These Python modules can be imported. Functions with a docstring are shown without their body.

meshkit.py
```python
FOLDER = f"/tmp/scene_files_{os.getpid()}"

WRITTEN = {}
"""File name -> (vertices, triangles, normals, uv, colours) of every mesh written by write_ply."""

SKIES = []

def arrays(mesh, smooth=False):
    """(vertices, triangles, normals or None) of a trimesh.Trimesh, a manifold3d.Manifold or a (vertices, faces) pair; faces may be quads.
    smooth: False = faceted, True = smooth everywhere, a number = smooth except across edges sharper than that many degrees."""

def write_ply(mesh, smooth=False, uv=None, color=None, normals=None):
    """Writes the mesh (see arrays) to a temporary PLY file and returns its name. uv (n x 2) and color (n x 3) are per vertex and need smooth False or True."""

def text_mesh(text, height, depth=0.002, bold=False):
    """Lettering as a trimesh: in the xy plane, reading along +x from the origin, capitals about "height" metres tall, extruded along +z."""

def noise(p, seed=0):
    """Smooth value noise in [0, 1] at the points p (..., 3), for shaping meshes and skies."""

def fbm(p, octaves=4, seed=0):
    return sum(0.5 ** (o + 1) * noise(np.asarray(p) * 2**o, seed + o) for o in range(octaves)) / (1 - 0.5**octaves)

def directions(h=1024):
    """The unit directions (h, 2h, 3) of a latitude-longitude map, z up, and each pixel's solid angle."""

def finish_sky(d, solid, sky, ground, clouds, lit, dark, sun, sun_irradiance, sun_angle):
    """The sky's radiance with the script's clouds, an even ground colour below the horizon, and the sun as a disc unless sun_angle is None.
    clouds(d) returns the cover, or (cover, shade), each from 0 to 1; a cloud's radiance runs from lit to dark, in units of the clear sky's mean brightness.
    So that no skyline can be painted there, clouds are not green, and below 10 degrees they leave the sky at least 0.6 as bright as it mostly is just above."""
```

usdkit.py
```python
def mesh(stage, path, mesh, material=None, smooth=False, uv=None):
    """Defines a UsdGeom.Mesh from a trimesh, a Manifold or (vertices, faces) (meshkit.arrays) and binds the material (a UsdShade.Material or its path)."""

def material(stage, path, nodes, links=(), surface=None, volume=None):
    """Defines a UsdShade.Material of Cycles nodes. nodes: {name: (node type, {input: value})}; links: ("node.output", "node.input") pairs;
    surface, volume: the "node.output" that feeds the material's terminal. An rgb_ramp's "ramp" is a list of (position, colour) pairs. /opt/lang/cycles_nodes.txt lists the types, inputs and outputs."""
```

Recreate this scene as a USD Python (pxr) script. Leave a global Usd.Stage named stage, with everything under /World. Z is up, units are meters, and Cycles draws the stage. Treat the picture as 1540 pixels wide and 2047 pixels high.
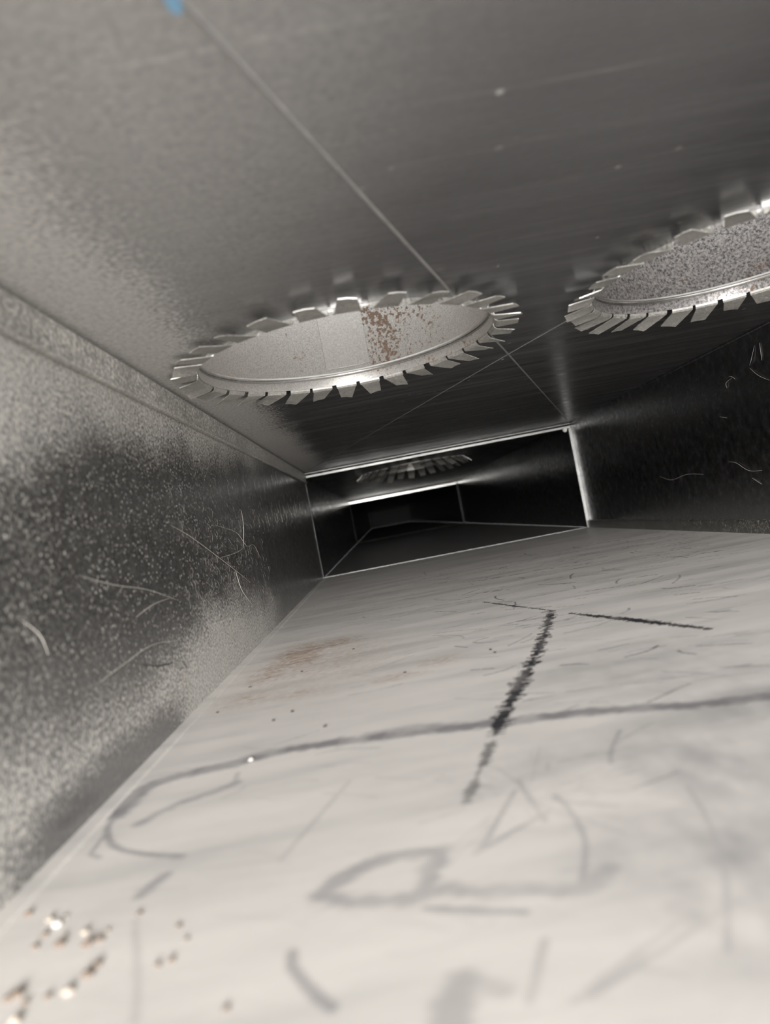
import math, random
import numpy as np, trimesh, usdkit, meshkit
from shapely.geometry import Polygon, Point
from pxr import Usd, UsdGeom, UsdLux, Gf, Sdf, Vt

stage = Usd.Stage.CreateInMemory()
UsdGeom.SetStageUpAxis(stage, UsdGeom.Tokens.z)
UsdGeom.SetStageMetersPerUnit(stage, 1.0)
UsdGeom.Xform.Define(stage, '/World')
rng = np.random.default_rng(7)
random.seed(7)

# ------------------------------------------------------------------ duct dimensions (metres); floor at z=0, duct runs along +y
EYE = 0.0894                       # camera height above the duct floor
XL, XR, ZC = -0.1265, 0.3929, 0.2044
Y0, YJ, YK, YE = -0.160, 1.3545, 3.36, 9.0      # open end, first joint, second joint, closed end

# ------------------------------------------------------------------ camera
cam = UsdGeom.Camera.Define(stage, '/World/Camera')
cam.CreateHorizontalApertureAttr(6.0)
cam.CreateVerticalApertureAttr(6.0 * 2047 / 1540)
cam.CreateFocalLengthAttr(6.0 * 1415.94 / 1540)
cam.CreateClippingRangeAttr(Gf.Vec2f(0.005, 50))
cam.CreateFStopAttr(1.9)
cam.CreateFocusDistanceAttr(0.66)
cam.CreateExposureAttr(0.0)
right = np.array([0.98211, -0.007415, -0.188163]); down = np.array([-0.188077, 0.010988, -0.982093]); fwd = np.array([0.00935, 0.999912, 0.009397])
cm = Gf.Matrix4d(1.0)
for i, a in enumerate((right, -down, -fwd)):
    cm.SetRow(i, Gf.Vec4d(*map(float, a), 0))
cm.SetRow(3, Gf.Vec4d(0, 0, EYE, 1))
cam.AddTransformOp().Set(cm)

# ------------------------------------------------------------------ light: daylight of the plant room round the duct, and a work lamp behind its open end
dome = UsdLux.DomeLight.Define(stage, '/World/Daylight')
dome.CreateIntensityAttr(0.36)
dome.CreateColorAttr(Gf.Vec3f(1.0, 0.985, 0.96))
lamp = UsdLux.RectLight.Define(stage, '/World/WorkLamp')
lamp.CreateWidthAttr(0.40); lamp.CreateHeightAttr(0.22)
lamp.CreateIntensityAttr(205.0)
lamp.CreateColorAttr(Gf.Vec3f(1.0, 0.982, 0.95))
lp = np.array([0.03, -0.90, 0.235]); tgt = np.array([0.08, 0.6, 0.05])
w = (lp - tgt) / np.linalg.norm(lp - tgt)
u = np.cross([0, 0, 1], w); u /= np.linalg.norm(u); v = np.cross(w, u)
lm = Gf.Matrix4d(1.0)
for i, a in enumerate((u, v, w)):
    lm.SetRow(i, Gf.Vec4d(*map(float, a), 0))
lm.SetRow(3, Gf.Vec4d(*map(float, lp), 1))
lamp.AddTransformOp().Set(lm)

# ------------------------------------------------------------------ helpers
used = {}
def path_for(name, parent='/World'):
    k = (parent, name); n = used.get(k, 0); used[k] = n + 1
    return f'{parent}/{name}' + (f'_{n:03d}' if n else '')

def obj(name, mesh, mat, parent=None, smooth=30, label=None, kind=None):
    p = path_for(name, parent.GetPath().pathString if parent else '/World')
    m = usdkit.mesh(stage, p, mesh, mat, smooth=smooth).GetPrim()
    if label: m.SetCustomDataByKey('label', label)
    if kind: m.SetCustomDataByKey('kind', kind)
    return m

def struct(name, mesh, mat, label, smooth=30):
    return obj(name, mesh, mat, None, smooth, label, 'structure')

def tag(o, label, cat, group=None, kind=None):
    o.SetCustomDataByKey('label', label); o.SetCustomDataByKey('category', cat)
    if group: o.SetCustomDataByKey('group', group)
    if kind: o.SetCustomDataByKey('kind', kind)
    return o

def thing(name, label, cat, loc=(0, 0, 0), group=None):
    x = UsdGeom.Xform.Define(stage, path_for(name)); x.AddTranslateOp().Set(Gf.Vec3d(*map(float, loc)))
    return tag(x.GetPrim(), label, cat, group)

def primvar(prim, name, data):
    t = Sdf.ValueTypeNames.FloatArray if np.ndim(data) == 1 else Sdf.ValueTypeNames.Color3fArray
    pv = UsdGeom.PrimvarsAPI(prim).CreatePrimvar(name, t, 'vertex')
    pv.Set(Vt.FloatArray.FromNumpy(data.astype(np.float32)) if np.ndim(data) == 1 else Vt.Vec3fArray.FromNumpy(data.astype(np.float32)))

def box(x0, x1, y0, y1, z0, z1):
    m = trimesh.creation.box((x1 - x0, y1 - y0, z1 - z0)); m.apply_translation(((x0 + x1) / 2, (y0 + y1) / 2, (z0 + z1) / 2)); return m

def grid(us, vs, f):
    U, V = np.meshgrid(us, vs); n, m = U.shape
    P = f(U.ravel(), V.ravel())
    i = (np.arange(n - 1)[:, None] * m + np.arange(m - 1)[None]).ravel()
    return P, np.stack([i, i + 1, i + m + 1, i + m], 1)

def prism_y(poly, ys, wob=0.0, seed=0):
    """cross-section poly [(x, z)] run along y, with a slight hand-formed waviness"""
    poly = np.array(poly); k = len(poly); V = []; F = []
    for j, y in enumerate(ys):
        d = (meshkit.fbm(np.array([[y * 14, seed * 3.1, 0.5]]), 3, seed)[0] - 0.5) * wob
        V += [(p[0] + d, y, p[1] + d * 0.6) for p in poly]
        if j:
            for a in range(k):
                b = (a + 1) % k; q = (j - 1) * k
                F += [(q + a, q + b, q + k + b), (q + a, q + k + b, q + k + a)]
    n = len(ys) - 1
    for a in range(1, k - 1):
        F += [(0, a + 1, a), (n * k, n * k + a, n * k + a + 1)]
    m = trimesh.Trimesh(np.array(V), np.array(F), process=False); m.fix_normals(); return m

def tube(pts, r, sides=5, n=None):
    pts = np.array(pts, float)
    if n:
        t = np.linspace(0, len(pts) - 1, n); i = np.clip(t.astype(int), 0, len(pts) - 2); s = (t - i)[:, None]
        p0, p1, p2, p3 = (pts[np.clip(i + k, 0, len(pts) - 1)] for k in (-1, 0, 1, 2))
        pts = 0.5 * (2 * p1 + (p2 - p0) * s + (2 * p0 - 5 * p1 + 4 * p2 - p3) * s**2 + (3 * p1 - p0 - 3 * p2 + p3) * s**3)
    T = np.gradient(pts, axis=0); T /= np.linalg.norm(T, axis=1)[:, None] + 1e-12
    ref = np.array([0.31, 0.2, 0.93]); A = np.cross(T, ref); A /= np.linalg.norm(A, axis=1)[:, None] + 1e-9; B = np.cross(T, A)
    V = []; F = []
    for j in range(len(pts)):
        rr = r * (0.35 + 0.65 * math.sin(math.pi * (j + 0.6) / (len(pts) + 0.2)))
        for k in range(sides):
            a = 2 * math.pi * k / sides; V.append(pts[j] + rr * (math.cos(a) * A[j] + math.sin(a) * B[j]))
        if j:
            for k in range(sides):
                q = (j - 1) * sides; b = (k + 1) % sides
                F += [(q + k, q + b, q + sides + b), (q + k, q + sides + b, q + sides + k)]
    n_ = len(V); V += [pts[0], pts[-1]]
    for k in range(sides):
        b = (k + 1) % sides; q = (len(pts) - 1) * sides
        F += [(n_, b, k), (n_ + 1, q + k, q + b)]
    return trimesh.Trimesh(np.array(V), np.array(F), process=False)

# ------------------------------------------------------------------ materials
def look(name, nodes, links, surface='p.BSDF'):
    return usdkit.material(stage, '/World/Looks/' + name, nodes, links, surface=surface)

def sheet(name, base, rough, dust_col, amount, mask_attr=None, band=None, speck=520, speck_gain=1.3, streak=(3, 14, 14), film=0.0, metallic=1.0, bumps=0.02, aniso=0.0, dots=None, large=0.8, wash=None, grain=1.0, lines=None):
    """galvanised sheet: bare zinc mixed with lying dust. amount: constant dust; mask_attr: a primvar that holds where the dust lies; band: (x0, x1) dust from x0 fading to x1"""
    n = {'g': ('geometry', {}),
         'st': ('mapping', {'scale': streak}), 'sn': ('noise_texture', {'scale': 6.0, 'detail': 5.0, 'roughness': 0.6}),
         'sr': ('map_range', {'from_min': 0.3, 'from_max': 0.7, 'to_min': rough - 0.05, 'to_max': rough + 0.09, 'clamp': True}),
         'f': ('noise_texture', {'scale': float(speck), 'detail': 4.0, 'roughness': 0.65}),
         'l': ('noise_texture', {'scale': 17.0, 'detail': 5.0, 'roughness': 0.6}),
         'fm': ('math', {'math_type': 'multiply_add', 'value2': speck_gain, 'value3': -speck_gain * 0.5}),
         'lm': ('math', {'math_type': 'multiply_add', 'value2': large, 'value3': -large / 2}),
         'a1': ('math', {'math_type': 'add'}), 'a2': ('math', {'math_type': 'add', 'value2': amount}),
         'm': ('map_range', {'range_type': 'smoothstep', 'from_min': 0.15, 'from_max': 0.85, 'to_min': film, 'to_max': 0.97, 'clamp': True}),
         'b0': ('rgb_ramp', {'ramp': [(0.3, tuple(c * 0.86 for c in base)), (0.7, base)]}),
         'dr': ('rgb_ramp', {'ramp': [(0.32, tuple(c * (1 - 0.45 * grain) for c in dust_col)), (0.5, dust_col), (0.68, (dust_col[0] * (1 + 0.42 * grain), dust_col[1] * (1 + 0.38 * grain), dust_col[2] * (1 + 0.33 * grain)))]}),
         'p': ('principled_bsdf', {'metallic': metallic, 'anisotropic': aniso}),
         'd': ('principled_bsdf', {'roughness': 0.75, 'specular_ior_level': 0.25}),
         'bp': ('bump', {'strength': 0.35, 'distance': 0.0006}),
         'bs': ('bump', {'strength': bumps, 'distance': 0.004}),
         'mx': ('mix_closure', {})}
    L = [('g.position', 'st.vector'), ('st.vector', 'sn.vector'), ('sn.fac', 'sr.value'), ('sr.result', 'p.roughness'), ('sn.fac', 'b0.fac'), ('b0.color', 'p.base_color'),
         ('g.position', 'f.vector'), ('g.position', 'l.vector'), ('f.fac', 'fm.value1'), ('l.fac', 'lm.value1'), ('fm.value', 'a1.value1'), ('lm.value', 'a1.value2'),
         ('a1.value', 'a2.value1'), ('f.fac', 'dr.fac'), ('dr.color', 'd.base_color'),
         ('f.fac', 'bp.height'), ('bp.normal', 'd.normal'), ('l.fac', 'bs.height'), ('bs.normal', 'p.normal'),
         ('p.BSDF', 'mx.closure1'), ('d.BSDF', 'mx.closure2'), ('m.result', 'mx.fac')]
    last = 'a2.value'
    if mask_attr:
        n['at'] = ('attribute', {'attribute': mask_attr}); n['a3'] = ('math', {'math_type': 'add'})
        L += [(last, 'a3.value1'), ('at.fac', 'a3.value2')]; last = 'a3.value'
    if band:
        n['xyz'] = ('separate_xyz', {}); n['br'] = ('map_range', {'from_min': band[0], 'from_max': band[1], 'to_min': band[2], 'to_max': 0.0, 'clamp': True}); n['a4'] = ('math', {'math_type': 'add'})
        L += [('g.position', 'xyz.vector'), ('xyz.x', 'br.value'), (last, 'a4.value1'), ('br.result', 'a4.value2')]; last = 'a4.value'
    L.append((last, 'm.value'))
    if wash:                          # dust film, graded to imitate light fading from the left wall and open end: (from, to, most)
        n['wx'] = ('separate_xyz', {}); n['wr'] = ('map_range', {'range_type': 'smoothstep', 'from_min': wash[0], 'from_max': wash[1], 'to_min': wash[2], 'to_max': film, 'clamp': True})
        n['wm'] = ('math', {'math_type': 'multiply_add', 'value2': 0.35}); L += [('g.position', 'wx.vector'), ('wx.y', 'wm.value1'), ('wx.x', 'wm.value3'), ('wm.value', 'wr.value'), ('wr.result', 'm.to_min')]
    if lines:                         # long wiping streaks across the sheet: how strong
        n['ln'] = ('mapping', {'scale': (5.0, 210.0, 1.0), 'rotation': (0, 0, 0.10)}); n['lt'] = ('noise_texture', {'scale': 1.0, 'detail': 4.0, 'roughness': 0.65})
        n['lr'] = ('map_range', {'range_type': 'smoothstep', 'from_min': 0.63, 'from_max': 0.74, 'to_min': 0.0, 'to_max': lines, 'clamp': True}); n['la'] = ('math', {'math_type': 'add', 'use_clamp': True})
        L += [('g.position', 'ln.vector'), ('ln.vector', 'lt.vector'), ('lt.fac', 'lr.value'), ('lr.result', 'la.value1'), ('m.result', 'la.value2')]
        L = [l for l in L if l != ('m.result', 'mx.fac')] + [('la.value', 'mx.fac')]
    base_mask = 'la.value' if lines else 'm.result'
    if dots:                          # single grains of dust: (cells per metre, share of cells with a grain)
        n['vo'] = ('voronoi_texture', {'scale': float(dots[0])}); n['vd'] = ('map_range', {'range_type': 'smoothstep', 'from_min': 0.20, 'from_max': 0.36, 'to_min': 1.0, 'to_max': 0.0, 'clamp': True})
        n['vs'] = ('separate_color', {}); n['vk'] = ('math', {'math_type': 'less_than', 'value2': dots[1]}); n['vm'] = ('math', {'math_type': 'multiply'})
        n['vb'] = ('math', {'math_type': 'multiply'}); n['vz'] = ('math', {'math_type': 'maximum'})
        L += [('g.position', 'vo.vector'), ('vo.distance', 'vd.value'), ('vo.color', 'vs.color'), ('vs.r', 'vk.value1'), ('vd.result', 'vm.value1'), ('vk.value', 'vm.value2'), ('vm.value', 'vb.value1'), ('vs.g', 'vb.value2'),
              (base_mask, 'vz.value1'), ('vb.value', 'vz.value2')]
        if mask_attr:                 # grains only where the second mask says
            n['ag'] = ('attribute', {'attribute': 'grains'}); n['vg'] = ('math', {'math_type': 'multiply'})
            L = [l for l in L if l != ('vb.value', 'vz.value2')] + [('vb.value', 'vg.value1'), ('ag.fac', 'vg.value2'), ('vg.value', 'vz.value2')]
        L = [l for l in L if l[1] != 'mx.fac'] + [('vz.value', 'mx.fac')]
    return look(name, n, L, 'mx.closure')

DUST = (0.48, 0.468, 0.445)
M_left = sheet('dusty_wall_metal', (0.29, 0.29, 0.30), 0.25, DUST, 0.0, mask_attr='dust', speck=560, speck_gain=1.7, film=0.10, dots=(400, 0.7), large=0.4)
M_ceil = sheet('ceiling_metal', (0.29, 0.29, 0.305), 0.25, (0.53, 0.52, 0.505), -0.30, band=(-0.100, -0.050, 1.3), speck=420, speck_gain=2.3, streak=(1.0, 9, 9), film=0.05, dots=(190, 0.02), wash=(-0.01, 0.15, 0.62), grain=0.5, lines=0.16)
M_dark = sheet('clean_metal', (0.30, 0.30, 0.31), 0.24, DUST, -0.55, speck=500, speck_gain=1.0, film=0.01)
M_flange = sheet('flange_metal', (0.23, 0.23, 0.225), 0.38, (0.25, 0.245, 0.235), -0.2, speck=800, speck_gain=1.2, film=0.05)
M_strip = sheet('seam_metal', (0.46, 0.46, 0.45), 0.4, (0.60, 0.585, 0.555), 0.5, speck=500, speck_gain=1.5, film=0.2)
M_dirtystrip = sheet('dirty_seam_metal', (0.28, 0.28, 0.27), 0.4, (0.33, 0.31, 0.27), 0.1, speck=350, speck_gain=1.8, film=0.05)
M_tab = sheet('tab_metal', (0.62, 0.61, 0.59), 0.36, (0.60, 0.59, 0.55), 0.32, speck=700, speck_gain=0.9, film=0.2)
M_upper = sheet('dull_flange_metal', (0.15, 0.15, 0.148), 0.4, (0.16, 0.158, 0.15), -0.2, speck=800, speck_gain=1.2, film=0.05)
M_bright = sheet('bright_flange_metal', (0.62, 0.61, 0.59), 0.17, DUST, -0.45, speck=300, speck_gain=0.8, film=0.03)

def collar_mat(name, base, grain_lo, grain_hi, scale, rust_x, rust_amt):
    n = {'g': ('geometry', {}), 'n1': ('noise_texture', {'scale': scale, 'detail': 3.0, 'roughness': 0.7}),
         'r1': ('rgb_ramp', {'ramp': [(0.36, grain_lo), (0.52, base), (0.66, grain_hi)]}),
         'n2': ('noise_texture', {'scale': 340.0, 'detail': 3.0, 'roughness': 0.6}), 'n3': ('noise_texture', {'scale': 24.0, 'detail': 2.0}),
         'xyz': ('separate_xyz', {}), 'rx': ('map_range', {'from_min': rust_x[0], 'from_max': rust_x[1], 'to_min': 0.0, 'to_max': rust_amt, 'clamp': True}),
         'rs': ('math', {'math_type': 'add'}), 'rs2': ('math', {'math_type': 'add'}),
         'rm': ('map_range', {'range_type': 'smoothstep', 'from_min': 1.22, 'from_max': 1.36, 'to_min': 0.0, 'to_max': 0.85, 'clamp': True}),
         'zr': ('map_range', {'from_min': 0.205, 'from_max': 0.214, 'to_min': rust_amt * 0.8, 'to_max': 0.0, 'clamp': True}),
         'mx': ('mix_color', {'b': (0.20, 0.105, 0.05)}),
         'md': ('math', {'math_type': 'subtract', 'value1': 0.75}), 'bp': ('bump', {'strength': 0.25, 'distance': 0.0004}),
         'p': ('principled_bsdf', {'roughness': 0.3, 'metallic': 0.7})}
    L = [('g.position', 'n1.vector'), ('n1.fac', 'r1.fac'), ('g.position', 'n2.vector'), ('g.position', 'n3.vector'), ('g.position', 'xyz.vector'), ('xyz.x', 'rx.value'), ('xyz.z', 'zr.value'),
         ('n2.fac', 'rs.value1'), ('n3.fac', 'rs.value2'), ('rs.value', 'rs2.value1'), ('rx.result', 'rs2.value2'), ('rs2.value', 'rm.value'),
         ('r1.color', 'mx.a'), ('rm.result', 'mx.fac'), ('mx.result', 'p.base_color'), ('rm.result', 'md.value2'), ('md.value', 'p.metallic'), ('n1.fac', 'bp.height'), ('bp.normal', 'p.normal')]
    return look(name, n, L)

M_collar = collar_mat('collar_zinc', (0.68, 0.665, 0.64), (0.52, 0.51, 0.505), (0.78, 0.765, 0.74), 900.0, (0.012, 0.016), 0.15)
M_collar2 = collar_mat('speckled_collar_zinc', (0.55, 0.53, 0.52), (0.17, 0.17, 0.18), (0.80, 0.765, 0.75), 560.0, (5.0, 6.0), 0.0)
M_bead = sheet('bead_metal', (0.66, 0.65, 0.63), 0.2, DUST, -0.35, speck=900, speck_gain=1.0, film=0.04)
M_lap = collar_mat('lap_zinc', (0.72, 0.705, 0.68), (0.62, 0.605, 0.585), (0.79, 0.775, 0.75), 700.0, (5.0, 6.0), 0.0)

# the floor: zinc dulled all over by a pale film, with the marks held by the primvar "marks" (black crayon, grey scuff, rust)
M_floor = look('dusty_floor', {
    'g': ('geometry', {}), 'mp': ('mapping', {'scale': (7, 34, 20), 'rotation': (0, 0, 0.12)}), 'n1': ('noise_texture', {'scale': 1.0, 'detail': 6.0, 'roughness': 0.62}),
    'r1': ('rgb_ramp', {'ramp': [(0.3, (0.50, 0.485, 0.465)), (0.5, (0.60, 0.575, 0.55)), (0.72, (0.66, 0.63, 0.60))]}),
    'n2': ('noise_texture', {'scale': 260.0, 'detail': 4.0, 'roughness': 0.7}), 'at': ('attribute', {'attribute': 'marks'}), 's': ('separate_color', {}),
    'sc': ('mapping', {'scale': (90, 900, 300), 'rotation': (0, 0, -0.1)}), 'n3': ('noise_texture', {'scale': 1.0, 'detail': 3.0}),
    'kk': ('math', {'math_type': 'multiply_add', 'value2': 1.0, 'value3': -0.5}), 'k0': ('math', {'math_type': 'multiply'}), 'k1': ('math', {'math_type': 'add', 'use_clamp': True}),
    'c1': ('mix_color', {'b': (0.30, 0.17, 0.085)}), 'c2': ('mix_color', {'b': (0.155, 0.15, 0.165)}), 'c3': ('mix_color', {'b': (0.022, 0.022, 0.027)}),
    'rn': ('math', {'math_type': 'multiply'}), 'rr': ('map_range', {'from_min': 0.42, 'from_max': 0.62, 'to_min': 0.35, 'to_max': 1.0, 'clamp': True}),
    'ro': ('map_range', {'from_min': 0.3, 'from_max': 0.7, 'to_min': 0.42, 'to_max': 0.6, 'clamp': True}), 'bp': ('bump', {'strength': 0.12, 'distance': 0.0005}),
    'p': ('principled_bsdf', {'specular_ior_level': 0.35, 'metallic': 0.12})},
    [('g.position', 'mp.vector'), ('mp.vector', 'n1.vector'), ('n1.fac', 'r1.fac'), ('g.position', 'n2.vector'), ('at.color', 's.color'), ('g.position', 'sc.vector'), ('sc.vector', 'n3.vector'),
     ('n3.fac', 'rr.value'), ('rr.result', 'rn.value1'), ('s.b', 'rn.value2'), ('r1.color', 'c1.a'), ('rn.value', 'c1.fac'), ('c1.result', 'c2.a'), ('s.g', 'c2.fac'),
     ('n3.fac', 'kk.value1'), ('kk.value', 'k0.value1'), ('s.r', 'k0.value2'), ('k0.value', 'k1.value1'), ('s.r', 'k1.value2'), ('k1.value', 'c3.fac'), ('c2.result', 'c3.a'), ('c3.result', 'p.base_color'),
     ('n1.fac', 'ro.value'), ('ro.result', 'p.roughness'), ('n2.fac', 'bp.height'), ('bp.normal', 'p.normal')])
M_black = sheet('shade_black_metal', (0.05, 0.05, 0.05), 0.5, (0.05, 0.05, 0.045), 0.0, speck=350, speck_gain=1.0)  # black colour put in for the dark of the far duct and dim flanges
M_crease = sheet('crease_metal', (0.62, 0.62, 0.63), 0.38, DUST, 0.1, speck=500, speck_gain=1.0, film=0.15)
M_fibre = look('pale_fibre', {'p': ('principled_bsdf', {'base_color': (0.62, 0.58, 0.53), 'roughness': 0.8})}, [])
M_greyfibre = look('grey_fibre', {'p': ('principled_bsdf', {'base_color': (0.26, 0.24, 0.23), 'roughness': 0.8})}, [])
M_darkfibre = look('dark_fibre', {'p': ('principled_bsdf', {'base_color': (0.06, 0.058, 0.055), 'roughness': 0.8})}, [])
M_tape = look('blue_tape', {'p': ('principled_bsdf', {'base_color': (0.22, 0.42, 0.62), 'roughness': 0.5})}, [])
def crumb_mat(name, c):
    return look(name, {'g': ('geometry', {}), 'n': ('noise_texture', {'scale': 700.0, 'detail': 3.0}), 'r': ('rgb_ramp', {'ramp': [(0.35, tuple(0.6 * x for x in c)), (0.6, c)]}), 'p': ('principled_bsdf', {'roughness': 0.8})},
                [('g.position', 'n.vector'), ('n.fac', 'r.fac'), ('r.color', 'p.base_color')])
M_crumbs = [crumb_mat('rust_crumb', (0.17, 0.125, 0.095)), crumb_mat('tan_crumb', (0.42, 0.36, 0.30)), crumb_mat('pale_crumb', (0.52, 0.49, 0.45)), crumb_mat('dark_crumb', (0.05, 0.045, 0.04))]

# ------------------------------------------------------------------ floor with its marks
def seg_dist(P, line):
    """distance to a polyline, and the place along it (0..1)"""
    line = np.array(line); d = np.full(len(P), 9.0); s = np.zeros(len(P)); n = len(line) - 1
    for i in range(n):
        a, b = line[i], line[i + 1]; ab = b - a; t = np.clip(((P - a) @ ab) / max(ab @ ab, 1e-12), 0, 1)
        e = np.linalg.norm(P - a - t[:, None] * ab, axis=1); c = e < d
        d[c] = e[c]; s[c] = (i + t[c]) / n
    return d, s

def smooth_line(pts, n=60):
    pts = np.array(pts, float); t = np.linspace(0, len(pts) - 1, n); i = np.clip(t.astype(int), 0, len(pts) - 2); s = (t - i)[:, None]
    p0, p1, p2, p3 = (pts[np.clip(i + k, 0, len(pts) - 1)] for k in (-1, 0, 1, 2))
    return 0.5 * (2 * p1 + (p2 - p0) * s + (2 * p0 - 5 * p1 + 4 * p2 - p3) * s**2 + (3 * p1 - p0 - 3 * p2 + p3) * s**3)

ys = [0.115]
while ys[-1] < YJ: ys.append(ys[-1] + 0.0008 * max(0.8, ys[-1] / 0.2))
ys = np.r_[np.linspace(Y0, 0.11, 12), np.array(ys[:-1]), YJ]
xs = np.linspace(XL, XR, 680)
fP, fF = grid(xs, ys, lambda a, b: np.c_[a, b, 0 * a])
P2 = fP[:, :2]
nz1 = meshkit.fbm(np.c_[P2 * [260, 700], 0 * P2[:, 0]], 3, 1) - 0.5
nz2 = meshkit.fbm(np.c_[P2 * [110, 60], 0 * P2[:, 0]], 3, 2)
nz3 = meshkit.fbm(np.c_[P2 * [420, 420], 0 * P2[:, 0]], 3, 3)
mk = np.zeros((len(P2), 3))
def put(ch, line, half, soft, amt, rough=0.0, patch=0.0, taper=0.0):
    line = np.array(line); lo = line.min(0) - half * 3 - soft - 0.012; hi = line.max(0) + half * 3 + soft + 0.012
    k = np.nonzero(((P2 > lo) & (P2 < hi)).all(1))[0]
    if not len(k): return
    d, s = seg_dist(P2[k], line)
    h = half * (1 - taper + taper * np.sin(np.pi * np.clip(s, 0.02, 0.98)))
    d = d + nz1[k] * rough
    m = 1 - np.clip((d - h) / soft, 0, 1); m = m * m * (3 - 2 * m) * amt * (1 - patch + patch * np.clip(nz2[k] * 2.4 - 0.5, 0, 1))
    mk[k, ch] = np.maximum(mk[k, ch], m)
# black crayon strokes
put(0, smooth_line([(0.1108, 0.5178), (0.0823, 0.4249), (0.0663, 0.3798), (0.0504, 0.3353), (0.0386, 0.3037), (0.0283, 0.2747)]), 0.0029, 0.0011, 1.0, 0.0100, 0.3, 0.4)
put(0, [(0.0300, 0.281), (0.0365, 0.298)], 0.0022, 0.001, 1.0, 0.003)
put(0, [(0.0188, 0.2436), (0.0145, 0.2319)], 0.0004, 0.0008, 0.6, 0.002, 0.3)
put(0, [(0.0262, 0.2667), (0.0188, 0.2436)], 0.0016, 0.0012, 0.9, 0.004, 0.4, 0.6)
put(0, [(0.0145, 0.2319), (0.0093, 0.216)], 0.0011, 0.0012, 0.8, 0.004, 0.5, 0.6)
put(0, [(0.0773, 0.6327), (0.094, 0.576), (0.111, 0.5232)], 0.0010, 0.0010, 0.95, 0.003, 0.2, 0.7)
put(0, [(0.1186, 0.4956), (0.1412, 0.4308), (0.1605, 0.3734)], 0.0030, 0.0010, 1.0, 0.006, 0.2, 0.85)
put(0, [(0.105, 0.521), (0.1115, 0.5205)], 0.001, 0.001, 0.9, 0.002)
# grey scuffed curve that sweeps across to the left wall, and its branches
c4 = smooth_line([(0.22, 0.232), (0.17, 0.243), (0.1265, 0.2556), (0.1085, 0.2605), (0.088, 0.2690), (0.0706, 0.2765), (0.0517, 0.2816), (0.0322, 0.2862), (0.0123, 0.2917), (-0.0106, 0.297), (-0.0299, 0.3011), (-0.0476, 0.304), (-0.0651, 0.3040), (-0.0787, 0.3005), (-0.0942, 0.299), (-0.107, 0.2967), (-0.1146, 0.2900), (-0.1167, 0.2765), (-0.1164, 0.2604), (-0.1150, 0.2516), (-0.1088, 0.2392), (-0.1009, 0.2305), (-0.0904, 0.2235), (-0.0783, 0.2173)], 130)
put(1, c4[:100], 0.0022, 0.0050, 0.85, 0.005, 0.4)
put(1, c4[98:], 0.0006, 0.0014, 0.6, 0.001, 0.2)
put(1, [(0.012, 0.293), (-0.006, 0.300), (-0.022, 0.3015)], 0.003, 0.007, 0.62, 0.004, 0.3, 0.5)
put(1, [(-0.052, 0.3055), (-0.066, 0.306), (-0.078, 0.302)], 0.002, 0.006, 0.62, 0.004, 0.3)
put(1, [(0.115, 0.2605), (0.19, 0.245)], 0.002, 0.006, 0.7, 0.006, 0.7)
put(1, [(-0.1145, 0.2492), (-0.1133, 0.2329), (-0.1084, 0.2288)], 0.0003, 0.001, 0.5)
put(1, [(-0.0755, 0.287), (-0.0741, 0.2754)], 0.0005, 0.0012, 0.3)
put(1, smooth_line([(-0.0741, 0.2754), (-0.0825, 0.2696), (-0.0942, 0.2634), (-0.1035, 0.2525)]), 0.0013, 0.003, 0.5, 0.003, 0.5)
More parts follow.
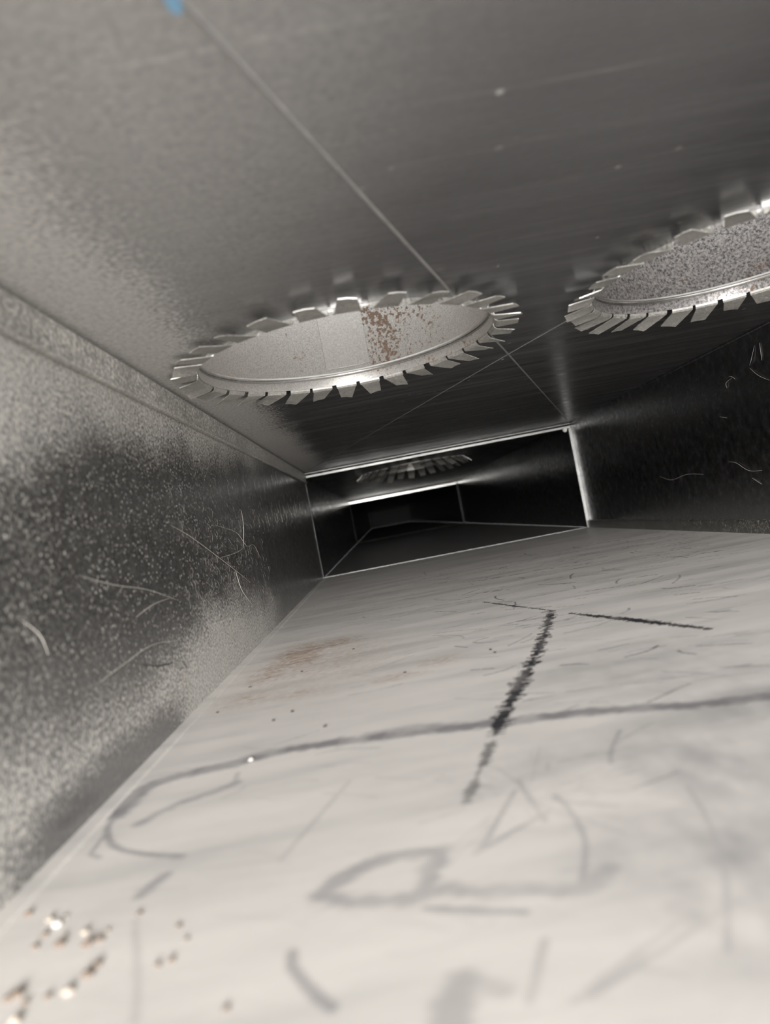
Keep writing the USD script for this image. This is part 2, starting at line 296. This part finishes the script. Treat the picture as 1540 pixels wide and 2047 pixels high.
# smudges at the near end
put(1, smooth_line([(-0.0323, 0.1781), (-0.0251, 0.1866), (-0.017, 0.1910), (-0.0075, 0.1905), (-0.0003, 0.1886)]), 0.0012, 0.0035, 0.52, 0.004, 0.3)
put(1, smooth_line([(-0.0003, 0.1886), (-0.0042, 0.1798), (-0.0074, 0.169), (-0.0146, 0.1694), (-0.0245, 0.173), (-0.0323, 0.1781)]), 0.001, 0.0035, 0.5, 0.004, 0.4)
put(1, smooth_line([(-0.0074, 0.170), (-0.0002, 0.1697), (0.0054, 0.1665), (0.0167, 0.1634), (0.0249, 0.1595), (0.0309, 0.1593), (0.0369, 0.1638)]), 0.001, 0.0036, 0.42, 0.003, 0.4)
put(1, [(-0.0065, 0.1633), (0.0045, 0.1584), (0.0149, 0.1542)], 0.0005, 0.0016, 0.5, 0.001, 0.3, 0.6)
put(1, [(-0.0365, 0.156), (-0.0359, 0.1506), (-0.0326, 0.1447), (-0.029, 0.1392), (-0.0263, 0.1356)], 0.0007, 0.0014, 0.55, 0.001, 0.2)
put(1, [(-0.0011, 0.1354), (-0.003, 0.1311), (-0.0045, 0.1254)], 0.0018, 0.004, 0.42, 0.003)
put(1, [(0.0005, 0.1354), (0.006, 0.1315)], 0.0008, 0.003, 0.25)
put(1, [(-0.0845, 0.1971), (-0.0804, 0.2066)], 0.001, 0.0022, 0.5, 0.002)
for ln, a in (([(0.0167, 0.1432), (0.0102, 0.1273)], .3), ([(0.0299, 0.1619), (0.0357, 0.1796), (0.0368, 0.1976), (0.0354, 0.209)], .36), ([(0.0252, 0.218), (0.0094, 0.185)], .35), ([(0.0317, 0.2), (0.008, 0.1842)], .35),
              ([(0.0708, 0.1988), (0.0659, 0.1749), (0.0588, 0.1531), (0.0477, 0.13)], .38), ([(0.0697, 0.2514), (0.0609, 0.2347), (0.0575, 0.2246)], .4), ([(-0.0812, 0.1838), (-0.0713, 0.1571), (-0.0671, 0.1435)], .25),
              ([(0.0571, 0.1436), (0.0207, 0.1256)], .3), ([(-0.0279, 0.254), (-0.0459, 0.2018)], .2), ([(0.0274, 0.2252), (0.029, 0.1946)], .35), ([(0.0421, 0.1399), (0.0178, 0.1251)], .25)):
    put(1, smooth_line(ln), 0.00035, 0.0012, a * 1.15, 0.0008, 0.4)
# radiating scratches about one worn spot, and loose scratches everywhere
for k in range(34):
    a = rng.uniform(0, 2 * math.pi); r0 = rng.uniform(0.004, 0.02); r1 = r0 + rng.uniform(0.006, 0.03); c = np.array([0.027, 0.213])
    q = [c + r0 * np.array([math.cos(a), math.sin(a)]), c + r1 * np.array([math.cos(a + 0.1), math.sin(a + 0.1)])]
    put(1, q, 0.0002, 0.0008, rng.uniform(0.15, 0.42), 0.0008, 0.7)
for k in range(560):
    y = 0.125 + (rng.uniform() ** 1.5) * 0.9; x = rng.uniform(-0.5 * 0.2, 0.37) if k % 3 else rng.uniform(0.02, 0.37)
    if x > y * 0.62 + 0.02: continue
    a = rng.normal(-0.25, 0.35) if k % 4 else rng.uniform(0, math.pi); l = rng.uniform(0.003, 0.016) * (1 + y); b = rng.normal(0, 0.25)
    m_ = np.array([x, y]); q = [m_, m_ + l * np.array([math.cos(a), math.sin(a)]), m_ + l * np.array([math.cos(a), math.sin(a)]) + l * 0.7 * np.array([math.cos(a + b), math.sin(a + b)])]
    put(1 if k % 6 else 0, smooth_line(q, 12), 0.0003, 0.0007 + 0.0007 * y, rng.uniform(0.3, 0.85) * (0.5 if x < 0.03 else 1.0) * min(1, max(0.3, (y - 0.1) / 0.25)), 0.0010, 0.7)
# grey patches that darken the floor towards the right, rust-brown rubbing near the left wall
for (x, y, rx, ry, a) in ((0.065, 0.155, 0.026, 0.035, 0.42), (0.05, 0.14, 0.008, 0.006, 0.4), (0.085, 0.21, 0.03, 0.04, 0.36), (0.13, 0.24, 0.04, 0.05, 0.34), (0.035, 0.235, 0.035, 0.025, 0.14), (0.11, 0.33, 0.05, 0.06, 0.16)):
    g_ = np.exp(-((P2[:, 0] - x) / rx) ** 2 - ((P2[:, 1] - y) / ry) ** 2) * a * np.clip(nz2 * 2.2 - 0.3, 0, 1.4)
    mk[:, 1] = np.maximum(mk[:, 1], g_)
for (x, y, rx, ry, a) in ((-0.0786, 0.5376, 0.017, 0.045, 1.5), (-0.0942, 0.49, 0.014, 0.035, 0.9), (-0.054, 0.565, 0.02, 0.022, 0.9), (0.0196, 0.4245, 0.014, 0.012, 0.5), (-0.0083, 0.405, 0.014, 0.010, 0.55), (-0.0956, 0.4225, 0.02, 0.02, 0.55), (-0.064, 0.41, 0.02, 0.012, 0.55), (-0.06, 0.50, 0.05, 0.09, 0.35)):
    g_ = np.exp(-((P2[:, 0] - x) / rx) ** 2 - ((P2[:, 1] - y) / ry) ** 2) * a * np.clip(nz3 * 2.4 - 0.4, 0, 1.5)
    mk[:, 2] = np.maximum(mk[:, 2], np.minimum(g_, 0.9))
fl = struct('floor', (fP, fF), M_floor, 'pale dusty sheet metal floor of the near duct section with black crayon strokes and grey scuffs', False)
primvar(fl, 'marks', mk)

# ------------------------------------------------------------------ left wall, dusty round a cleaner dark patch
wy = np.linspace(Y0, YJ, 260); wz = np.linspace(0, ZC, 64)
wP, wF = grid(wy, wz, lambda a, b: np.c_[0 * a + XL, a, b])
wF = wF[:, ::-1]
clean = Polygon([(0.265, 0.128), (0.33, 0.147), (0.42, 0.152), (0.54, 0.154), (0.70, 0.150), (0.80, 0.12), (0.80, 0.07), (0.62, 0.055), (0.50, 0.062), (0.42, 0.050), (0.34, 0.040), (0.25, 0.042), (0.15, 0.060), (0.15, 0.115)])
from shapely import points as _pts, distance as _dist, boundary as _bnd, contains_properly as _inside
pp = _pts(wP[:, 1:]); sd = _dist(pp, _bnd(clean)) * np.where(_inside(clean, pp), -1, 1)
sd = sd + (meshkit.fbm(wP[:, [1, 2, 0]] * 30, 4, 5) - 0.5) * 0.022
D = np.interp(sd, [-0.045, -0.02, 0.0, 0.022, 0.045], [-0.30, -0.10, 0.25, 0.62, 0.95])
far = np.interp(wP[:, 1], [0.60, 0.72, 0.86, 1.0], [0, 0.35, 1.05, 1.35])
D = D - far * np.interp(wP[:, 2], [0.0, 0.1, 0.165, 0.2], [1.0, 1.0, 0.9, 0.45])
near = np.interp(wP[:, 1], [0.22, 0.36], [0.25, 0.0]); D = np.maximum(D, near + 0.12 * near)
D = D - 0.9 * np.interp(wP[:, 1], [0.2, 0.24, 0.36, 0.42], [0.3, 1, 1, 0]) * np.interp(wP[:, 2], [0.006, 0.022], [1, 0])  # dust cut in a band above the floor, standing in for shade
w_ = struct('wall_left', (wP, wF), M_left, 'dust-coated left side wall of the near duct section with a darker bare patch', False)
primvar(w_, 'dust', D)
primvar(w_, 'grains', np.clip(np.interp(wP[:, 1], [0.15, 0.66, 0.80], [1.0, 1.0, 0.0]) * np.interp(wP[:, 2], [0.01, 0.04, 0.15, 0.19], [0.3, 1, 1, 0.3]), 0, 1))

# ------------------------------------------------------------------ ceilings, cross-broken, with round holes for the collars
R = 0.1001
COLLARS = [(-0.0005, 0.4799, R), (0.2578, 0.4373, 0.0970)]
COLLAR3 = (0.105, 1.745, 0.128)
def disc(c, extra=0.0012):
    return Point(c[0], c[1]).buffer(c[2] + extra, 64)

def ceiling(name, y0, y1, holes, mat, label, rise=0.0022, creases=True):
    cx, cy = (XL + XR) / 2, (y0 + y1) / 2
    cor = [(XL, y0), (XR, y0), (XR, y1), (XL, y1)]; V = []; F = []; n = 0
    for i in range(4):
        pg = Polygon([cor[i], cor[(i + 1) % 4], (cx, cy)])
        for h in holes: pg = pg.difference(disc(h))
        for g in getattr(pg, 'geoms', [pg]):
            m = trimesh.creation.extrude_polygon(g, 0.0008, engine='earcut'); p = m.vertices.copy()
            q = np.minimum(1 - np.abs(p[:, 0] - cx) / (XR - cx), 1 - np.abs(p[:, 1] - cy) / (y1 - cy)); p[:, 2] += ZC + rise * np.clip(q, 0, 1)
            V.append(p); F.append(m.faces + n); n += len(p)
    o = struct(name, trimesh.Trimesh(np.vstack(V), np.vstack(F), process=False), mat, label, False)
    return o

c1 = ceiling('ceiling', Y0, YJ, COLLARS, M_ceil, 'dark grey cross-broken sheet metal ceiling of the near duct section with two round holes')
# the pressed crease lines of the cross break, as low rounded ridges
from shapely.geometry import LineString
cxm, cym = (XL + XR) / 2, (Y0 + YJ) / 2
def crease(a, b):
    ln = LineString([a, b])
    for h in COLLARS: ln = ln.difference(disc(h, 0.004))
    for g in getattr(ln, 'geoms', [ln]):
        (xa, ya), (xb, yb) = g.coords[0], g.coords[-1]
        t = np.linspace(0, 1, 24); X = xa + (xb - xa) * t; Y = ya + (yb - ya) * t
        q = np.minimum(1 - np.abs(X - cxm) / (XR - cxm), 1 - np.abs(Y - cym) / (YJ - cym)); Z = ZC + 0.0022 * np.clip(q, 0, 1)
        dx, dy = xb - xa, yb - ya; L_ = math.hypot(dx, dy); nx, ny = -dy / L_, dx / L_
        V = []; F = []
        prof = [(-0.0011, 0.0002), (-0.0006, -0.00022), (0, -0.00036), (0.0006, -0.00022), (0.0011, 0.0002)]
        for j in range(24):
            V += [(X[j] + nx * o, Y[j] + ny * o, Z[j] + z) for o, z in prof]
            if j:
                for k in range(4): q0 = (j - 1) * 5 + k; F += [(q0, q0 + 1, q0 + 6), (q0, q0 + 6, q0 + 5)]
        m = trimesh.Trimesh(np.array(V), np.array(F), process=False)
        if m.face_normals[len(F) // 2][2] > 0: m.invert()
        obj('crease', m, M_crease, c1, True)
crease((XL, Y0), (XR, YJ)); crease((XR, Y0), (XL, YJ))

# ------------------------------------------------------------------ right wall and the section beyond the joint
struct('wall_right', box(XR, XR + 0.001, Y0, YJ, 0, ZC + 0.0005), M_dark, 'dark bare sheet metal right side wall of the near duct section', False)
M_floor2 = sheet('far_floor_metal', (0.30, 0.30, 0.30), 0.38, (0.40, 0.385, 0.36), -0.12, speck=300, speck_gain=0.8, film=0.12)
struct('floor_001', box(XL, XR, YJ, YE, -0.001, -0.0002), M_floor2, 'dim sheet metal floor of the duct beyond the flanged joint', False)
struct('wall_left_001', box(XL - 0.001, XL, YJ, YE, 0, ZC), M_dark, 'unlit left side wall of the duct beyond the flanged joint', False)
struct('wall_right_001', box(XR, XR + 0.001, YJ, YE, 0, ZC), M_dark, 'unlit right side wall of the duct beyond the flanged joint', False)
ceiling('ceiling_001', YJ, YE, [COLLAR3], M_dark, 'black-looking ceiling of the duct beyond the flanged joint', rise=0.0005)
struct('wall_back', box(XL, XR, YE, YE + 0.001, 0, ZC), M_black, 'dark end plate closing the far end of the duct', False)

# ------------------------------------------------------------------ lengthwise seams
yy = np.linspace(Y0, YJ - 0.006, 70)
t = struct('trim_1', prism_y([(XL - 0.0004, ZC - 0.0035), (XL + 0.0030, ZC - 0.0030), (XL + 0.0036, ZC - 0.0036), (XL + 0.0026, ZC - 0.0185), (XL + 0.0046, ZC - 0.0194), (XL + 0.0048, ZC - 0.0204), (XL + 0.0040, ZC - 0.0211), (XL + 0.0014, ZC - 0.0206), (XL - 0.0004, ZC - 0.0196)], yy, 0.0008, 3), M_strip, 'folded lock seam strip along the top of the left wall')
struct('trim_2', prism_y([(XL, 0.0), (XL, 0.0009), (XL + 0.0060, 0.0008), (XL + 0.0067, 0.0)], yy, 0.0004, 4), M_floor, 'thin folded floor edge along the foot of the left wall')
struct('trim_3', prism_y([(XR + 0.0003, 0.0), (XR - 0.0035, 0.0), (XR - 0.0030, 0.0125), (XR - 0.0020, 0.0142), (XR + 0.0003, 0.0148)], yy, 0.0008, 5), M_dirtystrip, 'dirty folded seam strip along the foot of the right wall')
struct('trim_4', prism_y([(XR + 0.0003, ZC), (XR + 0.0003, ZC - 0.003), (XR - 0.0012, ZC - 0.0022), (XR - 0.0012, ZC)], yy, 0.0004, 6), M_dark, 'narrow fold along the top of the right wall')

# ------------------------------------------------------------------ transverse joints
def bar_x(x0, x1, prof, y):
    """bar along x; prof [(y, z)]"""
    m = prism_y([(p[0], p[1]) for p in prof], np.linspace(x0, x1, 30), 0.0008, 8)
    v_ = m.vertices.copy(); m.vertices = np.c_[v_[:, 1], v_[:, 0] + y, v_[:, 2]]; m.fix_normals(); return m
def rounded(y0, y1, z0, z1, c=0.3):
    dy, dz = (y1 - y0) * c, (z1 - z0) * c
    return [(y0 + dy, z0), (y1, z0), (y1, z1), (y0 + dy, z1), (y0, z1 - dz), (y0, z0 + dz)]
def joint(y, n, s, where, mat):
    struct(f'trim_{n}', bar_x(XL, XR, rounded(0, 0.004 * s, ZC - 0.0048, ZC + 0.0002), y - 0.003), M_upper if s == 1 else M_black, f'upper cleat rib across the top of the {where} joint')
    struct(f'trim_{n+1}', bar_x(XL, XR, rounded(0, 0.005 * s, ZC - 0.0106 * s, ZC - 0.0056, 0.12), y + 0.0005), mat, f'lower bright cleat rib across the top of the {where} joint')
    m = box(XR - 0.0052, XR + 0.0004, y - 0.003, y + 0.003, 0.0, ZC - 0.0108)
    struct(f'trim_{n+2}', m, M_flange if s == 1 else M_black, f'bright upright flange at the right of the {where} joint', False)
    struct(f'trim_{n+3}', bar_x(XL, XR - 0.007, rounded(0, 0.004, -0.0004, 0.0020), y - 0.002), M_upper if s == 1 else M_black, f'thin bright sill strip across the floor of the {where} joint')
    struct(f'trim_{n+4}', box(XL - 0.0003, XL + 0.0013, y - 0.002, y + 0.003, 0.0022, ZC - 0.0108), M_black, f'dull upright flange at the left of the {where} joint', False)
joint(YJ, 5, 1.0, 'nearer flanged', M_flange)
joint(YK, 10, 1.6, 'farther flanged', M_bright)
b = thing('bolt', 'small round bolt in the top right corner of the nearer flanged joint', 'bolt', (XR - 0.012, YJ - 0.0035, ZC - 0.0125))
hd = trimesh.creation.cylinder(0.0032, 0.003, sections=6); hd.apply_transform(trimesh.transformations.rotation_matrix(math.pi / 2, (1, 0, 0))); obj('bolt_head', hd, M_dirtystrip, b, False)
ws = trimesh.creation.annulus(0.0015, 0.0044, 0.001, sections=24); ws.apply_transform(trimesh.transformations.rotation_matrix(math.pi / 2, (1, 0, 0))); ws.apply_translation((0, 0.0016, 0)); obj('washer', ws, M_dirtystrip, b, 30)

# ------------------------------------------------------------------ round take-off collars with bent tabs
def lathe(prof, n=128, a0=0.0, a1=2 * math.pi):
    prof = np.array(prof); k = len(prof); closed = abs(a1 - a0 - 2 * math.pi) < 1e-6
    A = np.linspace(a0, a1, n, endpoint=not closed); V = np.array([(p[0] * math.cos(a), p[0] * math.sin(a), p[1]) for a in A for p in prof]); F = []
    for j in range(n if closed else n - 1):
        j2 = (j + 1) % n
        for i in range(k):
            i2 = (i + 1) % k; F += [(j * k + i, j2 * k + i, j2 * k + i2), (j * k + i, j2 * k + i2, j * k + i2)]
    if not closed:
        for i in range(1, k - 1): F += [(0, i, i + 1), ((n - 1) * k, (n - 1) * k + i + 1, (n - 1) * k + i)]
    m = trimesh.Trimesh(V, np.array(F), process=False); m.fix_normals(); return m

def collar(c, label, mat, tabs, seed, group=None, phase=0.0, seam=None, h=0.115, hang=0.0):
    r = c[2]; g_ = np.random.default_rng(seed)
    o = thing('duct_collar', label, 'duct collar', (c[0], c[1], ZC), group)
    th = 0.0007
    bead = [(r - th - 0.0017 * math.sin(t_), 0.0082 - 0.0022 * math.cos(t_)) for t_ in np.linspace(0, math.pi, 9)]
    prof = [(r, -0.0002), (r, h), (r - th, h), (r - th, 0.03), (r - th, 0.012), (r - th, -0.0002)]
    obj('sleeve', lathe(prof, 160), mat, o, 40)
    obj('bead', lathe([(r - th + 0.0002, bead[-1][1]), (r - th + 0.0002, bead[0][1])] + bead, 160), M_bead, o, 50)
    if seam is not None:
        obj('seam_lap', lathe([(r - th - 0.0009, 0.0135), (r - th + 0.0002, 0.0135), (r - th + 0.0002, h - 0.002), (r - th - 0.0009, h - 0.002)], 18, seam[0], seam[1]), M_lap, o, 40)
    pitch = 2 * math.pi / tabs
    for k in range(tabs):
        a = phase + k * pitch + g_.normal(0, 0.008)
        L_ = (0.0150 + 0.0125 * abs(math.sin(a)) ** 1.5) * g_.uniform(0.88, 1.08)
        near_ = max(0, -math.sin(a)); droop = g_.uniform(0.04, 0.16) * (1 - 0.6 * near_) + hang * g_.uniform(0.6, 1.2); tw = g_.normal(0.10 * (1 - near_), 0.12 - 0.05 * near_)
        wr = r * pitch * 0.42; wt = wr * g_.uniform(0.56, 0.74)
        # the tab's mid line: down the hole's edge, round the bend, outwards just under the ceiling
        s = [(-0.0002, 0.004), (-0.0001, 0.0004), (0.0003, -0.0016), (0.0013, -0.0027), (0.0028, -0.0031)] + [(0.0028 + (L_ - 0.0028) * q, -0.0031 - math.sin(droop) * (L_ - 0.0028) * q) for q in (0.35, 0.7, 1.0)]
        V = []; F = []; n = len(s); t_ = 0.0006
        for i, (u_, z_) in enumerate(s):
            f_ = max(0, (i - 3) / (n - 4)); hw = wr * (1 - f_) + wt * f_; sl = math.sin(tw) * f_
            e = np.array(s[min(i + 1, n - 1)]) - np.array(s[max(i - 1, 0)]); e /= np.linalg.norm(e); nn = np.array([-e[1], e[0]])
            if i < 4: nn = nn
            for side in (0, 1):
                for wv in (-1, 0, 1):
                    x_ = r + u_ + nn[0] * t_ * side; y_ = wv * hw + 0.002 * sl * 2; z2 = z_ + nn[1] * t_ * side + wv * hw * sl - abs(wv) * 0.0004 * f_
                    z2 = min(z2, -0.0004) if i >= 3 else z2
                    V.append((x_ * math.cos(a) - y_ * math.sin(a), x_ * math.sin(a) + y_ * math.cos(a), z2))
            if i:
                for wv in (0, 1):
                    p, q = (i - 1) * 6 + wv, i * 6 + wv
                    F += [(p, p + 1, q + 1), (p, q + 1, q), (p + 3, q + 4, p + 4), (p + 3, q + 3, q + 4)]
                for wv, flip in ((0, 0), (2, 1)):
                    p, q = (i - 1) * 6 + wv, i * 6 + wv
                    F += [(p, q, q + 3), (p, q + 3, p + 3)] if not flip else [(p, q + 3, q), (p, p + 3, q + 3)]
        q = (n - 1) * 6
        F += [(q, q + 1, q + 4), (q, q + 4, q + 3), (q + 1, q + 2, q + 5), (q + 1, q + 5, q + 4), (0, 4, 1), (0, 3, 4), (1, 5, 2), (1, 4, 5)]
        m = trimesh.Trimesh(np.array(V), np.array(F), process=False); m.fix_normals()
        obj('tab', m, M_tab, o, 25)
    return o

def ang(c, px):  # angle on the far side of a collar at the given x
    return math.acos(np.clip((px - c[0]) / c[2], -1, 1))
C1, C2 = COLLARS
collar(C1, 'round galvanised collar with bent tabs and rust spots, in the ceiling beside the left wall', M_collar, 32, 11, 'take-off collars of the near section', 0.05, (ang(C1, 0.0165), ang(C1, -0.020)))
collar(C2, 'speckled round collar with bent tabs in the ceiling at the right edge of the photo', M_collar2, 32, 12, 'take-off collars of the near section', 0.02)
dim = collar(COLLAR3, 'dim round collar with hanging tabs in the ceiling beyond the flanged joint', M_collar, 32, 13, None, 0.0, hang=0.75)

cp = trimesh.creation.cylinder(COLLAR3[2], 0.001, sections=64); cp.apply_translation((0, 0, 0.1155)); obj('added_cap', cp, M_black, dim, False)  # cap added out of view, to block daylight through this collar

# ------------------------------------------------------------------ loose bits
tp = thing('tape_scrap', 'small blue tape scrap stuck on the ceiling crease at the top edge of the photo', 'tape', (-0.0222, 0.1475, ZC - 0.0002))
V = [(-0.0017, -0.0045), (0.0009, -0.005), (0.0019, -0.001), (0.0014, 0.0024), (0.0003, 0.0034), (-0.0012, 0.002)]
m = trimesh.creation.extrude_polygon(Polygon(V), 0.0004, engine='earcut'); m.apply_translation((0, 0, -0.0006)); obj('backing', m, M_tape, tp, False)

def crumb_mesh(r, seed):
    m = trimesh.creation.icosphere(2 if r > 0.0009 else 1, r); d = meshkit.fbm(m.vertices / r * 1.3 + seed * 7.7, 3, seed) - 0.5
    m.vertices *= (1 + 1.1 * d)[:, None]; m.vertices *= [1.0, 0.85, 0.62]; m.vertices[:, 2] = np.maximum(m.vertices[:, 2], -0.3 * r); m.vertices[:, 2] += 0.3 * r
    return m
CR = [(-0.1077, 0.1929), (-0.104, 0.1893), (-0.1035, 0.1926), (-0.1054, 0.1852), (-0.1054, 0.1798), (-0.0985, 0.1787), (-0.0992, 0.1832), (-0.0937, 0.1824), (-0.0872, 0.1807), (-0.0904, 0.1761), (-0.0878, 0.1773), (-0.0839, 0.1662), (-0.0849, 0.1629), (-0.0871, 0.1576), (-0.0914, 0.1572), (-0.0998, 0.1604), (-0.0963, 0.157), (-0.1014, 0.1593), (-0.0948, 0.1519), (-0.0952, 0.1507), (-0.0811, 0.1866), (-0.0676, 0.1763), (-0.0639, 0.1699), (-0.0681, 0.161), (-0.0652, 0.1619), (-0.048, 0.141), (-0.1166, 0.1984)]
for i, (x, y) in enumerate(CR):
    big = i < 20
    r = rng.uniform(0.0006, 0.0015) if big else rng.uniform(0.0006, 0.0010)
    mi = int(rng.choice([0, 1, 2], p=[.55, .33, .12])) if big else 0
    o = obj('crumb', crumb_mesh(r, i + 1), M_crumbs[mi], None, True)
    UsdGeom.Xformable(o).AddTranslateOp().Set(Gf.Vec3d(x, y, 0.0))
    if i in (15, 16, 17, 18, 19): tag(o, 'rusty or pale crumb in the small heap at the bottom left corner of the floor', 'crumb', 'crumbs at the bottom left corner')
    elif big: tag(o, 'rusty or pale crumb in the scatter on the near floor beside the left wall', 'crumb', 'scattered crumbs beside the left wall')
    else: tag(o, 'single small brown crumb lying apart on the pale near floor', 'crumb', 'lone crumbs on the near floor')
for i, (x, y) in enumerate([(-0.11, 0.3999), (-0.0632, 0.3691), (-0.0697, 0.4715), (-0.1014, 0.4536), (-0.0367, 0.5189), (-0.0716, 0.3582), (-0.0429, 0.3292), (0.0518, 0.4159), (-0.0724, 0.3001), (-0.0023, 0.4091), (0.0508, 0.426)]):
    o = obj('grit_speck', crumb_mesh(0.0009 if i != 8 else 0.0013, 40 + i), M_crumbs[3 if i != 8 else 2], None, True)
    UsdGeom.Xformable(o).AddTranslateOp().Set(Gf.Vec3d(x, y, 0.0))
    tag(o, *(('pale grit speck lying on the grey scuff curve on the floor', 'grit') if i == 8 else ('tiny dark grit speck on the clean middle of the floor', 'grit', 'dark grit specks on the floor')))

FL = [([(0.6668, 0.1227), (0.655, 0.105), (0.6428, 0.0878)], 'upright pale hair on the left wall where it turns dark', 0), ([(0.5509, 0.1093), (0.6204, 0.102), (0.6533, 0.0888), (0.6913, 0.0883), (0.7192, 0.0744)], 'branching pale lint thread on the dark part of the left wall', 0),
      ([(0.6533, 0.0888), (0.6048, 0.085), (0.5472, 0.0838)], 'short pale lint thread running left from the branching thread', 0), ([(0.2926, 0.0904), (0.3242, 0.0832), (0.3686, 0.0764), (0.4203, 0.0651)], 'long pale hair slanting across the speckled middle of the left wall', 0),
      ([(0.3474, 0.0649), (0.3719, 0.0681), (0.4072, 0.0681)], 'curved pale hair just under the long slanting hair on the left wall', 0), ([(0.6445, 0.0554), (0.6078, 0.0652), (0.5456, 0.0819), (0.473, 0.1014), (0.4335, 0.1102)], 'very long fine pale hair rising leftward on the left wall', 0),
      ([(0.2897, 0.045), (0.3186, 0.0473), (0.3609, 0.0488), (0.4108, 0.0427)], 'pale arched hair low on the left wall', 0), ([(0.3427, 0.043), (0.3624, 0.0376), (0.3903, 0.0337)], 'dark curved bristle low on the left wall', 1),
      ([(0.4085, 0.0314), (0.412, 0.0257)], 'tiny dark straight bristle low on the left wall', 1), ([(0.2419, 0.0788), (0.2499, 0.0723), (0.256, 0.064)], 'blurred pale fibre on the left wall nearest the left edge of the photo', 0),
      ([(0.6366, 0.0356), (0.5965, 0.0533), (0.5919, 0.0707)], 'pale curved hair on the left wall above the floor edge', 0)]
for q, lab, dk in FL:
    zz = [0.0004 + 0.0012 * math.sin(math.pi * i / (len(q) - 1)) for i in range(len(q))]
    o = obj('hair', tube([(XL + zz[i], a, b_) for i, (a, b_) in enumerate(q)], 0.00014 if not dk else 0.0004, 5, 22), M_darkfibre if dk else M_fibre, None, True)
    tag(o, lab, 'fibre')
FR = [([(0.9779, 0.0755), (0.9394, 0.0684), (0.8915, 0.0727), (0.8472, 0.0698)], 'wavy pale hair in the middle of the dark right wall'), ([(0.7835, 0.0798), (0.7647, 0.0771), (0.7424, 0.0672), (0.7187, 0.0655)], 'wavy pale hair on the right wall by the right edge of the photo'),
      ([(0.7404, 0.059), (0.7238, 0.0512)], 'short slanting hair low on the right wall'), ([(0.7411, 0.1663), (0.753, 0.1633), (0.755, 0.1582)], 'hooked lint curl high on the right wall'),
      ([(0.751, 0.1684), (0.7405, 0.1678), (0.7349, 0.1635)], 'arched lint curl high on the right wall, just above the hooked one'), ([(0.7828, 0.1307), (0.7671, 0.1272)], 'tiny lint fleck in the middle of the right wall'),
      ([(0.6885, 0.188), (0.6978, 0.1752), (0.7039, 0.1715)], 'slanting hair at the top right of the right wall'), ([(0.6793, 0.1882), (0.6809, 0.1713)], 'upright hair at the top right of the right wall'),
      ([(0.7048, 0.1691), (0.69, 0.1584), (0.675, 0.1504)], 'long sagging lint thread at the upper right of the right wall')]
for q, lab in FR:
    o = obj('hair', tube([(XR - 0.0006 - 0.001 * math.sin(math.pi * i / (len(q) - 1)), a, b_) for i, (a, b_) in enumerate(q)], 0.0003, 5, 22), M_greyfibre, None, True)
    tag(o, lab, 'fibre')
# fine lint that clings to the left wall, too much of it to count
fz = []
for k in range(300):
    y = rng.uniform(0.44, 0.76); z = np.clip(rng.normal(0.075, 0.03), 0.02, 0.16); a = rng.uniform(0, 2 * math.pi); l = rng.uniform(0.003, 0.009); b_ = rng.normal(0, 0.9)
    q = [(y, z), (y + l * math.cos(a) * .5, z + l * math.sin(a) * .5), (y + l * math.cos(a) * .5 + l * math.cos(a + b_) * .5, z + l * math.sin(a) * .5 + l * math.sin(a + b_) * .5)]
    fz.append(tube([(XL + 0.0004 + 0.0008 * (i == 1), p[0], p[1]) for i, p in enumerate(q)], 0.00006, 4, 6))
o = obj('lint_fuzz', trimesh.util.concatenate(fz), M_greyfibre, None, True)
tag(o, 'fine pale lint fuzz clinging to the speckled left wall', 'lint', None, 'stuff')
